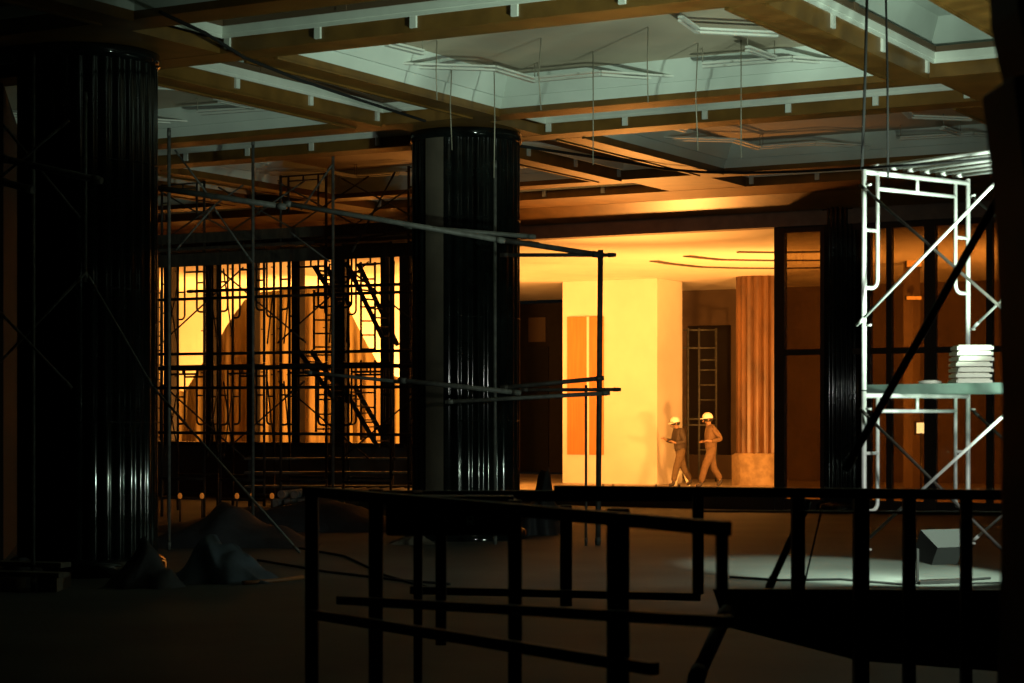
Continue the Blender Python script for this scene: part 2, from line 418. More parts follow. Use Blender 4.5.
# dark curved ceiling slots
arcs = [[(738, 252), (775, 252.5), (812, 252), (850, 251)], [(687, 256), (704, 258), (722, 259.8), (775, 260.6), (812, 260.5), (850, 260)], [(654, 261), (668, 263.5), (700, 267), (740, 268.2), (775, 268.4), (812, 268), (850, 267)]]
for k, ar in enumerate(arcs):
    P = [onz(x, y, LZ-.012) for x, y in ar]; mb = MB()
    for i in range(len(P)-1): mb.bar(P[i], P[i+1], .20, .02)
    tag(mb.build('ceiling_slot', 'slot'), 'dark curved slot in the glowing lobby ceiling, %s of three from the front' % ORD[k], 'ceiling slot', 'curved ceiling slots in the lobby')
# brown marble lobby column with plinth
def lobby_column(x0, x1, Yc, label):
    c = lobby_pt((x0+x1)/2, Yc); r = (x1-x0)/2/F*Yc
    t = thing('lobby_column', c, label, 'column')
    prof = []; n = 20*6
    for k in range(n):
        th = 2*math.pi*k/n; u = (k % 6)/6; rr = r-.04*math.sin(math.pi*u)
        prof.append((c.x+rr*math.cos(th), c.y+rr*math.sin(th)))
    mb = MB(); mb.prism(prof, .0, LZ); mb.build('shaft', 'brownmarble', t)
    mb = MB(); 
    mb.lathe(c, [(r+.10, .0), (r+.10, .70), (r+.02, .76), (r-.1, .76)], 8); mb.build('plinth', 'plinth', t)
lobby_column(736, 781, 46.6, 'brown marble column with pale plinth at the right of the lobby opening')
# people
def mw(p, rz): return Matrix.Translation(p) @ Matrix.Rotation(rz, 4, 'Z')
def skin(name, chains, m, parent, sub=2, root=0):
    """chains: list of lists of (point, radius); identical points share a vertex"""
    me = bpy.data.meshes.new(name); vs = []; rs = []; es = []; idx = {}
    for ch in chains:
        prev = None
        for p, r in ch:
            k = tuple(round(c, 4) for c in p)
            if k not in idx: idx[k] = len(vs); vs.append(k); rs.append(r)
            if prev is not None and prev != idx[k]: es.append((prev, idx[k]))
            prev = idx[k]
    me.from_pydata(vs, es, []); o = bpy.data.objects.new(name, me); col.objects.link(o)
    s = o.modifiers.new('skin', 'SKIN'); 
    for i, v in enumerate(me.skin_vertices[0].data):
        v.radius = (rs[i], rs[i]) if not isinstance(rs[i], tuple) else rs[i]; v.use_root = (i == root)
    sd = o.modifiers.new('sub', 'SUBSURF'); sd.levels = sub; sd.render_levels = sub
    for poly in me.polygons: poly.use_smooth = True
    s.use_smooth_shade = True
    me.materials.append(M[m]); o.parent = parent
    return o
def person(loc, label, top, bottom, pose, rz=0, sc=1.0):
    t = thing('person', loc, label, 'person', rz=rz)
    J = pose                                        # joints; facing -x in local space
    pel, chest, neck, head = J['pel'], J['chest'], J['neck'], J['head']
    V = lambda p: Vector(p)
    def off(p, dx, dy, dz): return (p[0]+dx, p[1]+dy, p[2]+dz)
    arms, legs = [], []
    chains = [[(pel, .08), (chest, .10), (off(neck, 0, 0, -.05), .058), (neck, .055), (off(head, .01, 0, -.06), .07), (head, .095), (off(head, .015, 0, .07), .075)]]
    for s, k in ((-1, 'r'), (1, 'l')):
        sh = J['sh'+k]; el = J['el'+k]; wr = J['wr'+k]; hd = J['hd'+k]
        chains.append([(chest, .10), (sh, .046), (el, .038), (wr, .028), (hd, .030)])
        d = (V(hd)-V(wr)).normalized(); sd = d.cross(Vector((0, 0, 1)))
        if sd.length < .1: sd = Vector((0, 1, 0))
        sd.normalize(); dn = sd.cross(d)
        for i in range(4):
            p0 = V(hd)+sd*(.026*(i-1.5))*.9; L = (.075, .085, .08, .062)[i]
            p1 = p0+d*L*.55+dn*-.012; p2 = p1+d*L*.3-dn*.03
            chains.append([(hd, .030), (tuple(p0+d*.02), .010), (tuple(p1), .009), (tuple(p2), .007)])
        tb = V(wr)+(V(hd)-V(wr))*.5
        chains.append([(hd, .030), (tuple(tb+sd*-.045*s), .011), (tuple(tb+sd*-.06*s+d*.04), .009)])
        hip = J['hip'+k]; kn = J['kn'+k]; an = J['an'+k]; toe = J['toe'+k]
        chains.append([(pel, .08), (hip, .055), (kn, .050), (an, .036), (toe, .032)])
    skin('body', chains, 'skin', t)
    # face: nose, eyes, mouth, ears
    hx = V(head); fd = V(J.get('face', (-1, 0, 0))).normalized(); sd = fd.cross(ZV).normalized()
    mb = MB()
    mb.lathe((0, 0, 0), [(.0, .0)], 3) if False else None
    def wp(p): return t.matrix_world @ p
    nose = MB(); nose.tube([wp(hx+fd*.085+ZV*.0), wp(hx+fd*.118-ZV*.035)], .010, 6, .017); nose.build('nose', 'skin', t)
    for s in (-1, 1):
        e = MB(); e.lathe(wp(hx+fd*.086+sd*.033*s+ZV*.008), [(.0, -.009), (.010, -.004), (.010, .004), (.0, .009)], 8); e.build('eye', 'hair', t)
        e = MB(); e.tube([wp(hx+sd*.092*s-ZV*.03), wp(hx+sd*.10*s+ZV*.025-fd*.008)], .012, 6, .016); e.build('ear', 'skin', t)
    mo = MB(); mo.tube([wp(hx+fd*.088-ZV*.06+sd*.025), wp(hx+fd*.088-ZV*.06-sd*.025)], .007, 6); mo.build('mouth', 'hair', t)
    # hair behind and helmet on top
    ha = MB(); ha.lathe(wp(hx-fd*.022), [(.085, -.05), (.102, -.02), (.106, .03), (.09, .07), (0, .08)], 16); ha.build('hair', 'hair', t)
    hc = wp(hx+ZV*.035-fd*.004)
    he = thing('helmet', hc, None, None); col.objects.unlink(he); bpy.data.objects.remove(he)
    sh = MB(); sh.lathe(hc, [(.118, .0), (.121, .02), (.115, .055), (.096, .09), (.064, .116), (.028, .128), (0, .131)], 24)
    helm = sh.build('helmet', 'helmet', t)
    br = MB(); fw = (t.matrix_world.to_3x3() @ fd); sw = (t.matrix_world.to_3x3() @ sd); pts = []
    for k in range(24):
        an_ = 2*math.pi*k/24; q = .130+.05*max(0, math.cos(an_))**2
        pts.append(hc+fw*(q*math.cos(an_))+sw*(q*math.sin(an_)))
    br.extr(pts, ZV*.012); b2 = br.build('brim', 'helmet', helm)
    st = MB(); st.tube([wp(hx+sd*.105+ZV*.03), wp(hx+sd*.085-ZV*.07+fd*.04), wp(hx-ZV*.115+fd*.05), wp(hx-sd*.085-ZV*.07+fd*.04), wp(hx-sd*.105+ZV*.03)], .005, 5); st.build('chin_strap', 'strap', helm)
    # clothing
    g = 1.0
    tor = [[(off(pel, 0, 0, -.06), .150), (off(pel, 0, 0, .08), .148), (chest, .165), (off(neck, 0, 0, -.05), .085)]]
    for k in 'rl': tor.append([(chest, .165), (J['sh'+k], .092), (J['el'+k], .070), (J['wr'+k], .048)])
    skin('jacket', tor, top, t)
    tr = [[(off(pel, 0, 0, .12), .135), (pel, .142)]]
    for k in 'rl': tr.append([(pel, .142), (J['hip'+k], .115), (J['kn'+k], .088), (off(J['an'+k], 0, 0, .04), .072)])
    skin('trousers', tr, bottom, t)
    for k in 'rl':
        a, toe = J['an'+k], J['toe'+k]
        skin('boot', [[(off(a, 0, 0, .08), .052), (off(a, .01, 0, -.02), .052), (toe, .045)]], 'boot', t, 1)
    return t
p1 = dict(pel=(0, 0, .88), chest=(-.02, 0, 1.22), neck=(-.07, 0, 1.44), head=(-.13, 0, 1.545), face=(-1, 0, -.35),
          shr=(-.03, -.17, 1.36), elr=(.05, -.22, 1.10), wrr=(-.17, -.16, 1.07), hdr=(-.25, -.13, 1.11),
          shl=(-.05, .17, 1.36), ell=(-.10, .22, 1.10), wrl=(-.32, .10, 1.14), hdl=(-.39, .08, 1.18),
          hipr=(.0, -.09, .82), knr=(-.13, -.10, .47), anr=(-.20, -.10, .09), toer=(-.34, -.10, .045),
          hipl=(.02, .09, .82), knl=(.12, .10, .47), anl=(.30, .10, .14), toel=(.20, .10, .045))
p2 = dict(pel=(.02, 0, .90), chest=(.03, 0, 1.24), neck=(-.02, 0, 1.46), head=(-.06, 0, 1.57), face=(-1, 0, -.15),
          shr=(.03, -.17, 1.38), elr=(.22, -.20, 1.12), wrr=(-.02, -.20, 1.08), hdr=(-.10, -.14, 1.09),
          shl=(.01, .17, 1.38), ell=(.10, .24, 1.12), wrl=(-.10, .14, 1.06), hdl=(-.17, .08, 1.07),
          hipr=(.02, -.09, .84), knr=(-.14, -.10, .50), anr=(-.24, -.10, .09), toer=(-.38, -.11, .045),
          hipl=(.04, .09, .84), knl=(.10, .10, .48), anl=(.28, .10, .15), toel=(.18, .10, .045))
person(lobby_pt(680, 45.6), 'person in white helmet and dark jacket walking left, hands raised in front', 'jacket', 'trouser', p1, rz=.25).scale = (.94,)*3
person(lobby_pt(710, 45.0), 'person in white helmet and tan overalls walking behind, arms folded at waist', 'overall', 'overall', p2, rz=.15).scale = (.98,)*3

tr = thing('trestle', lobby_pt(682, 46.3), 'small pale folding trestle standing behind the legs of the left worker', 'trestle')
tc = at(682, 472, 46.3)
for dx, dy in ((-.16, -.12), (.16, -.12), (-.16, .12), (.16, .12)):
    b = MB(); b.bar(Vector((tc.x+dx*.25, 46.3+dy*.3, tc.z)), Vector((tc.x+dx, 46.3+dy, 0)), .05, .03); b.build('leg', 'foam', tr)
b = MB(); b.bar(tc-Vector((.09, 0, 0)), tc+Vector((.09, 0, 0)), .10, .04); b.build('top_bar', 'foam', tr)
wl = at(921, 428, 41.0); t = thing('reflected_glow', Vector((wl.x, wl.y, 0)), 'small white glow on a stand added for a floodlight reflection in the glass', 'lamp')  # added glow standing in for a floodlight reflected in the glass
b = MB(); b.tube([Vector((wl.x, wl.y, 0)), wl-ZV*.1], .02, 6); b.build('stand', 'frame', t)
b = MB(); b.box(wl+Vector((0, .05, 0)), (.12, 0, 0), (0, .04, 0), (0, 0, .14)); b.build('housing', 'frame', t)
b = MB(); b.box(wl, (.09, 0, 0), (0, .012, 0), (0, 0, .11)); b.build('lens', mat('glow_white', (.8, .9, .8), .4, emit=(.8, 1, .85), est=3.0), t)
# ---- glazed partition right of the opening (on the wall plane)
def mull(x0, x1, z0, z1, nm_='mullion', parent=None, dep=.14, b=WB+.05):
    mb = MB(); mb.gbox(a_on(x0, b), a_on(x1, b), b, b+dep, z0, z1); return mb.build(nm_, 'frame', parent)
gp = struct(thing('window_2', G(a_on(880, WB), WB+.1), None, None))
for x0, x1 in ((774, 784), (820, 829), (864, 870), (886, 891), (924, 935), (986, 992), (1036, 1046), (1100, 1110)): mull(x0, x1, 0, LZ, 'window_frame', gp)
mb = MB(); mb.gbox(a_on(784, WB+.05), a_on(1110, WB+.05), WB+.06, WB+.18, 2.66, 2.76); mb.build('transom', 'frame', gp)
mb = MB(); mb.gbox(a_on(784, WB+.05), a_on(1110, WB+.05), WB+.06, WB+.18, 4.76, LZ); mb.build('transom', 'frame', gp)
mb = MB(); mb.gbox(a_on(784, WB+.05), a_on(1110, WB+.05), WB+.06, WB+.18, 0, .2); mb.build('transom', 'frame', gp)
for x0, x1 in ((784, 820), (829, 864), (870, 886), (891, 924), (935, 986), (992, 1036), (1046, 1100)):
    mb = MB(); mb.gbox(a_on(x0, WB+.1), a_on(x1, WB+.1), WB+.11, WB+.125, .2, 4.76); mb.build('pane', 'glass', gp)
# pillar and amber glows added behind the glass to stand in for reflections
pp = lobby_pt(908, 42.0); pa, pb = (pp-O).dot(AV), (pp-O).dot(BV)
tq = thing('reflection_pillar', G(pa, pb+.2), 'narrow pillar added for a reflection in the dark glass behind the scaffold', 'pillar')
mb = MB(); mb.gbox(pa-.10, pa+.10, pb, pb+.5, 0, LZ); mb.build('pillar_body', 'dplaster', tq)
for zz, s in ((4.75, 1), (4.05, .55)):
    pass
for k, (y, hh) in enumerate(((262, .20), (298, .07))):
    q = at(914, y, 41.7)
    tl = thing('reflected_lamp', q, ('upper larger' if k == 0 else 'lower smaller')+' amber glow added for a lamp reflection right of the slim column', 'lamp', 'amber glows added for lamp reflections in the glass')
    m1 = MB(); m1.box(q+Vector((0, .06, 0)), (.17, 0, 0), (0, .05, 0), (0, 0, hh*.6)); m1.build('glow_back', 'frame', tl)
    m1 = MB(); m1.box(q, (.15, 0, 0), (0, .03, 0), (0, 0, hh*.5)); o = m1.build('glow_front', mat('glow_amber', (.8, .5, .2), .5, emit=(1, .42, .06), est=1.0), tl)

# ---- main left window: heavy mullions, sill
wn = struct(thing('window_3', G(a_on(280, WB), WB+.1, 1.0), None, None))
for x in (150, 170, 212, 253, 298, 341, 387, 406):
    mb = MB(); b = WB+.1; a = a_on(x, b); mb.gbox(a-.10, a+.10, b-.08, b+.1, 1.02, LZ); mb.build('window_frame', 'frame', wn)
mb = MB(); mb.gbox(aL, aP0, WB-.1, WB+.3, 1.02, 1.10); mb.build('window_sill', 'frame', wn)
# added sheets, gable outline follows the shade edge on the bright wall
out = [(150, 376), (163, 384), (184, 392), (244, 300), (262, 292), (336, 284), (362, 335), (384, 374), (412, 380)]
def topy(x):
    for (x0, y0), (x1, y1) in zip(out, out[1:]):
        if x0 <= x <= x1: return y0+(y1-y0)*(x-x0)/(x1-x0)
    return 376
def draped(x0, x1, Y, label, ph, nm_='shade_sheet'):
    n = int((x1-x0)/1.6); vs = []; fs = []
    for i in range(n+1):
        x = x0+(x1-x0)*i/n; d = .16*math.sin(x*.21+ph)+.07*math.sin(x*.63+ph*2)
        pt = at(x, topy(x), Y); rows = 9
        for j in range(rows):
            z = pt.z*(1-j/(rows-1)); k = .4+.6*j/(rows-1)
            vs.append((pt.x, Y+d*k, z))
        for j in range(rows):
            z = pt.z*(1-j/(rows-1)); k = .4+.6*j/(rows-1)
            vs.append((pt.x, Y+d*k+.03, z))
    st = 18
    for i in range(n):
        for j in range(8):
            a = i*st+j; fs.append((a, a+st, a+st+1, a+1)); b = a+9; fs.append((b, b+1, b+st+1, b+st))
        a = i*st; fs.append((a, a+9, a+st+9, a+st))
    mb = MB(); mb.add(vs, fs, True); o = mb.build(nm_, 'shade_canvas'); tag(o, label, 'sheeting', 'ochre sheets added for the shade behind the left window')
draped(140, 251, 46.4, 'added ochre shade sheet with slanted top edge at the left of the glowing window', .3)
draped(251, 299, 46.0, 'added ochre shade sheet hanging behind the middle of the glowing window', 1.1)
draped(299, 346, 46.4, 'added ochre shade sheet right of the window middle, its top rising to the peak', 2.1)
draped(346, 412, 46.0, 'added ochre shade sheet sloping down to the right behind the glowing window', 3.0)

# ================================================================== SCAFFOLDING
def frame_parts(t, w, h, m, loops=True, rn=.021):
    """frame in local xz plane, legs at x=0 and x=w"""
    T = t.matrix_world
    def W(x, z, y=0): return T @ Vector((x, y, z))
    for x in (0, w): b = MB(); b.tube([W(x, 0), W(x, h)], rn, 8); b.build('leg', m, t)
    b = MB(); b.tube([W(0, h-.035), W(w, h-.035)], rn, 8); b.build('top_bar', m, t)
    if loops:
        i = .145/.84*w if w < 1 else .16
        zc = .46*h if h > 1.2 else .25*h
        for s, x0 in ((1, 0), (-1, w)):
            x1 = x0+s*i; r = .07
            pts = [W(x1, h-.035), W(x1, zc+r)]+[W(x1-s*r*(1-math.cos(a)), zc+r-r*math.sin(a)) for a in (.4, .8, 1.2, 1.57)]+[W(x0, zc)]
            b = MB(); b.tube(pts, rn*.8, 8); b.build('inner_tube', m, t)
            b = MB(); b.tube([W(x0, h*.72), W(x1, h*.72)], rn*.75, 6); b.build('rung', m, t)
            for z in (h*.29, h*.92):
                b = MB(); b.tube([W(x0, z, -.03), W(x0, z, -.075)], .010, 6); b.build('brace_pin', m, t)
        b = MB(); b.tube([W(i, h-.16), W(w-i, h-.16)], rn*.8, 8); b.build('lower_bar', m, t)
        b = MB(); b.tube([W(w/2, h-.16), W(w/2, h-.035)], rn*.75, 6); b.build('strut', m, t)
    return t
def pole(p, q, r, m, name, label, cat, group=None, clamp=False, n=8):
    """a tube with end collars"""
    p = Vector(p); q = Vector(q)
    t = thing(name, (p if p.z < q.z else q), label, cat, group)
    b = MB(); b.tube([p, q], r, n); b.build('tube', m, t)
    d = (q-p).normalized()
    for e, s in ((p, 1), (q, -1)):
        b = MB(); b.tube([e+d*s*.03, e+d*s*.10], r*1.18, n); b.build('end_collar', m, t)
    return t
# --- bright scaffold at right
FHt = 1.79
Lg = at(864, 416, 16.1); Lg.z = 0; Rg = at(968, 416, 16.88); Rg.z = 0
fw = (Rg-Lg).length; fa = math.atan2(Rg.y-Lg.y, Rg.x-Lg.x)
perp = Vector((math.sin(fa), -math.cos(fa), 0))
off2 = perp*1.52
SB = .03
for i, base in enumerate((Lg, Lg+off2)):
    for tier in range(2):
        z = SB+tier*(FHt+.01)
        side = 'lit white scaffold frame' if i == 0 else 'near white scaffold frame cut by the dark pillar'
        t = thing('scaffold_section', base+ZV*z, '%s, %s tier, at the right' % (side, ('lower', 'upper')[tier]), 'scaffold frame', 'white scaffold frames at the right', rz=fa)
        frame_parts(t, fw, FHt, 'paint')
    for s in (0, 1):
        p = base+Vector((math.cos(fa), math.sin(fa), 0))*fw*s
        t = thing('base_plate', p, 'steel foot plate under the %s leg of the %s white scaffold frame' % (('left', 'right')[s], ('far', 'near')[i]), 'base plate', 'foot plates of the white scaffold')
        b = MB(); b.box(p+ZV*.006, (.07, 0, 0), (0, .07, 0), (0, 0, .006)); b.build('plate', 'rust', t)
        b = MB(); b.tube([p+ZV*.01, p+ZV*.029], .016, 8); b.build('stem', 'rust', t)
UV = Vector((math.cos(fa), math.sin(fa), 0))
def leg_pt(i, s, z): return Lg+off2*i+UV*fw*s+ZV*z-perp*0
k = 0
for tier in range(2):
    z0 = SB+tier*(FHt+.01)
    for s in (0, 1):
        for up in (0, 1):
            za, zb_ = (z0+FHt*.29, z0+FHt*.92) if up else (z0+FHt*.92, z0+FHt*.29)
            o_ = UV*(-.045 if s == 0 else .045)*(1+up*.4)
            p = leg_pt(0, s, za)+o_; q = leg_pt(1, s, zb_)+o_
            if up: p = p-perp*.02
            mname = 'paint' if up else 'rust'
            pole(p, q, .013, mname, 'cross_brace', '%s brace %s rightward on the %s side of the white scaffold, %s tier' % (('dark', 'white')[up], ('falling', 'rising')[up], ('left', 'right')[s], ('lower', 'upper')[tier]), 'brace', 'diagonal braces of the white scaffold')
# platforms: middle deck (green boards) and open top deck of tubes
zt_ = SB+FHt+.012
dk = SB+2*FHt+.04
for k in range(2):
    d0 = .47+.31*k
    c = Lg+UV*(fw*d0)+perp*.66+ZV*(zt_+.028)
    t = thing('scaffold_plank', c, ('left', 'right')[k]+' green grey walk board on the middle deck of the white scaffold', 'plank', 'boards on the middle deck')
    b = MB(); b.box(c, UV*.19, perp*1.05, ZV*.020); b.build('board', 'gplank', t)
    b = MB(); b.box(c-UV*.18-ZV*.03, UV*.012, perp*1.05, ZV*.03)
    b.box(c+UV*.18-ZV*.03, UV*.012, perp*1.05, ZV*.03); b.build('edge_channel', 'gplank', t)
for k in range(6):
    d0 = .16+.16*k
    p = Lg+UV*(fw*d0)-perp*.12+ZV*(dk+.0); q = p+perp*2.05
    pole(p, q, .016, 'paint', 'deck_tube', 'white tube lying on top of the bright scaffold, %s from the left' % ORD[k], 'tube', 'tubes on the top deck of the white scaffold')
# stack of white ribbed boards
sp = at(971, 388, 16.3)
for k in range(7):
    z = zt_+.05+.024+.045*k
    c = Vector((sp.x+R.uniform(-.008, .008), sp.y, z)); t_ = MB()
    ang = R.uniform(-.06, .06); u = Vector((math.cos(ang+.05), math.sin(ang+.05), 0)); v = Vector((-u.y, u.x, 0))
    t_.box(c-ZV*.006, u*.148, v*.13, ZV*.013); t_.box(c+ZV*.013, u*.132, v*.115, ZV*.006)
    tag(t_.build('foam_board', 'foam', None, .003), 'white ribbed board, %s from the bottom of the stack on the scaffold deck' % ORD[k], 'board', 'white boards stacked on the scaffold deck')
cpos = at(930, 388, 16.4); cpos.z = zt_+.062
g_ = MB(); g_.lathe(cpos, [(.0, -.01), (.09, -.01), (.10, .01), (.05, .02), (0, .02)], 14); tag(g_.build('work_glove', 'foam'), 'flat white pad on the green walk board beside the stacked boards', 'pad')
# dark long pole leaning in front of the bright scaffold
pole(at(845, 470, 11.7), at(1006, 184, 11.2), .024, 'black', 'leaning_pole', 'thick dark pole slanting across the front of the white scaffold', 'pole')
# ropes to the scaffold
for k, (x0, x1, yb) in enumerate(((867, 862, 170), (886, 888, 178))):
    p = at(x0, -6, 15.5); q = at(x1, yb, 16.0)
    p2 = Vector((q.x+(x0-x1)*.0, q.y, 5.5))
    b = MB(); b.tube([at(x0, 0, 16.0)+ZV*.0, at((x0+x1)/2+.5, 80, 16.0), q], .012 if k == 0 else .009, 6)
    top = at(x0, 0, 16.0); b.tube([top, Vector((top.x, top.y, 5.36))], .012 if k == 0 else .009, 6)
    tag(b.build('rope', 'rope'), ('left thicker' if k == 0 else 'right thinner')+' dark rope dropping from the ceiling to the white scaffold', 'rope', 'ropes above the white scaffold')

# --- left scaffold field in front of the glowing window
LW = .86; LH = 1.79; Z0 = .66
laz = math.atan2(-S_, C_)
proto = thing('scaffold_section', (0, 0, 0), '', 'scaffold frame', 'dark scaffold frames before the glowing window')
frame_parts(proto, LW, LH, 'rust')
half = thing('scaffold_section', (0, 0, 0), '', 'scaffold frame', 'low dark frames under the scaffold')
frame_parts(half, LW, Z0-.01, 'rust', False)
b = MB(); b.tube([(0, 0, .3), (LW, 0, .3)], .016, 6); b.build('middle_bar', 'rust', half)
def a_at(x, b): return a_on(x, b)
rows = [3.2, 5.0]
pitch = 1.18
first = True; fh = True
tn = ['bottom', 'middle', 'upper']
acs = {}
for ri, rb in enumerate(rows):
    a_start = a_at(162, rb)
    for i in range(5):
        a = a_start+pitch*i+(.35 if ri else 0)
        acs[(ri, i)] = a
        M_ = Matrix.Translation(G(a, rb, 0)) @ Matrix.Rotation(laz, 4, 'Z')
        lab = 'low dark frame at the foot of the %s scaffold row, %s from the left' % (('front', 'rear')[ri], ORD[i])
        if fh: half.matrix_world = M_; half['label'] = lab; fh = False
        else: dup(half, M_, lab)
        for tier in range(3):
            if tier == 2 and (ri == 1 or i in (1, 3)): continue
            M_ = Matrix.Translation(G(a, rb, Z0+tier*(LH+.005))) @ Matrix.Rotation(laz, 4, 'Z')
            if tier == 2: M_ = M_ @ Matrix.Diagonal((1, 1, .62, 1))
            lab = 'dark scaffold frame, %s tier of the %s row, %s bay from the left' % (tn[tier], ('front', 'rear')[ri], ORD[i])
            if first: proto.matrix_world = M_; proto['label'] = lab; first = False
            else: dup(proto, M_, lab)
# braces between rows
k = 0
for i in range(5):
    for s in (0, 1):
        for tier in (0, 1):
            z0 = Z0+tier*LH
            for up in (0, 1):
                if (i+s+tier+up) % 4 == 3: continue
                za, zb_ = (z0+.3, z0+1.5) if up else (z0+1.5, z0+.3)
                p = G(acs[(0, i)]+LW*s+.04, rows[0]+.03, za); q = G(acs[(1, i)]+LW*s+.04, rows[1]-.03, zb_)
                pole(p, q, .012, 'rust', 'cross_brace', '%s brace behind %s leg of %s bay, %s tier of dark scaffold' % (('falling', 'rising')[up], ('left', 'right')[s], ORD[i], tn[tier]), 'brace', 'diagonal braces of the dark scaffold', n=6)
# in-plane braces of the front row (bay to bay) and top tier
for i in range(4):
    for tier in (0, 1, 2):
        z0 = Z0+tier*LH; hh = 1.2 if tier < 2 else .9
        for up in (0, 1):
            if (i+tier+up) % 2 and tier < 2: continue
            za, zb_ = (z0+.3, z0+hh+.3) if up else (z0+hh+.3, z0+.3)
            if tier == 2: za, zb_ = (z0+.15, z0+1.0) if up else (z0+1.0, z0+.15)
            p = G(acs[(0, i)]+.0, rows[0]-.05-.03*up, za); q = G(acs[(0, i+1)]+LW*.6, rows[0]-.05-.03*up, zb_)
            pole(p, q, .013, 'rust' if tier < 2 else 'steel', 'long_brace', '%s long brace on the scaffold front, %s bay, %s tier' % (('falling', 'rising')[up], ORD[i], tn[tier]), 'brace', 'long braces across the dark scaffold front', n=6)
# horizontal ledgers
led = [(288, 31.0, 'topmost'), (297, 31.4, 'second'), (352, 31.0, 'third'), (366, 30.6, 'thick fourth'), (387, 31.2, 'fifth'), (433, 31.0, 'sixth')]
for y, Y, w in led:
    z = at(300, y, Y).z; a0 = acs[(0, 0)]-.6; a1 = acs[(0, 4)]+LW+.1
    rb = rows[0]-.10 if w != 'thick fourth' else rows[0]-.16
    if w == 'topmost': a0 += 1.2
    if w == 'fifth': a1 -= .3
    pole(G(a0, rb, z), G(a1, rb, z-.02), .024 if 'thick' not in w else .034, 'rust', 'ledger_tube', '%s dark horizontal tube across the glowing window, counted from the top' % w, 'tube', 'horizontal tubes across the dark scaffold')
# steep stair ladders (thick dark diagonals)
def ladder(x0, y0, x1, y1, Y, label, w=.35):
    p = at(x0, y0, Y); q = at(x1, y1, Y); t = thing('access_ladder', q, label, 'ladder', 'steep ladders in the dark scaffold')
    sv = BV*w
    for s in (0, 1): b = MB(); b.bar(p+sv*s, q+sv*s, .035, .075); b.build('stringer', 'rust', t)
    n = 9
    for k in range(1, n): c = p+(q-p)*k/n; b = MB(); b.bar(c, c+sv, .10, .02); b.build('tread', 'rust', t)
ladder(314, 266, 338, 305, 32.2, 'upper steep ladder left of the right bright patch')
ladder(346, 262, 386, 345, 32.2, 'upper steep ladder crossing the right bright patch')
ladder(298, 350, 336, 402, 32.4, 'lower steep ladder in the middle of the glowing window')
ladder(342, 385, 378, 448, 32.4, 'lower steep ladder near the central column')
# ladder-like narrow frames at the right of the window
for k, (x0, x1, y0, y1) in enumerate(((361, 375, 262, 352), (314, 333, 290, 350), (361, 375, 360, 440), (316, 332, 352, 432), (154, 161, 290, 440))):
    Y = 33.0; t = thing('ladder_tower', at((x0+x1)/2, y1, Y), 'narrow ladder frame with short rungs, %s' % ('upper one near the central column', 'upper one left of the first', 'lower one near the central column', 'lower one left of it', 'leftmost beside the big left column')[k], 'ladder frame', 'narrow ladder frames in the scaffold')
    for x in (x0, x1): b = MB(); b.tube([at(x, y0, Y), at(x, y1, Y)], .02, 6); b.build('stile', 'rust', t)
    n = int((y1-y0)/14)
    for j in range(n+1): y = y0+3+(y1-y0-6)*j/n; b = MB(); b.tube([at(x0, y, Y), at(x1, y, Y)], .016, 6); b.build('rung', 'rust', t)
# top work platform of planks and loose material
zp = Z0+2*LH+.02
for k in range(6):
    bpos = rows[0]+.02+.33*k
    c = G((acs[(0, 0)]+acs[(0, 4)]+LW)/2+R.uniform(-.1, .1), bpos+.1, zp+.03); t_ = MB(); hl = (acs[(0, 4)]+LW-acs[(0, 0)])/2+.25
    t_.box(c, AV*hl, BV*.15, ZV*.025)
    tag(t_.build('scaffold_plank', 'plank'), 'long plank of the high scaffold deck, %s from the front' % ORD[k], 'plank', 'planks of the high scaffold deck')
# hanging dark debris sheet under the deck edge (toe boards)
for k, (za, zb_, lab) in enumerate(((4.00, 4.20, 'lower'), (4.36, 4.52, 'upper'))):
    c = G((acs[(0, 0)]+acs[(0, 4)]+LW)/2, rows[0]-.14-.03*k, (za+zb_)/2); t_ = MB(); t_.box(c, AV*(hl-.03*k), BV*.012, ZV*(zb_-za)/2)
    tag(t_.build('toe_board', 'plank'), lab+' dark toe board along the front of the high scaffold deck', 'board', 'toe boards of the high scaffold deck')
for k in range(9):
    c = G(acs[(0, 0)]+.5+.62*k, rows[0]+.5+R.uniform(-.2, .9), zp+.12)
    p = c-AV*R.uniform(.5, 1.1)+BV*R.uniform(-.4, .4)+ZV*.02*k; q = c+AV*R.uniform(.5, 1.1)+BV*R.uniform(-.4, .4)+ZV*(.02*k+.1*R.random())
    pole(p, q, .026, 'rust', 'loose_tube', 'loose dark tube heaped on the high scaffold deck, %s from the left' % ORD[k], 'tube', 'loose tubes on the high scaffold deck', n=6)

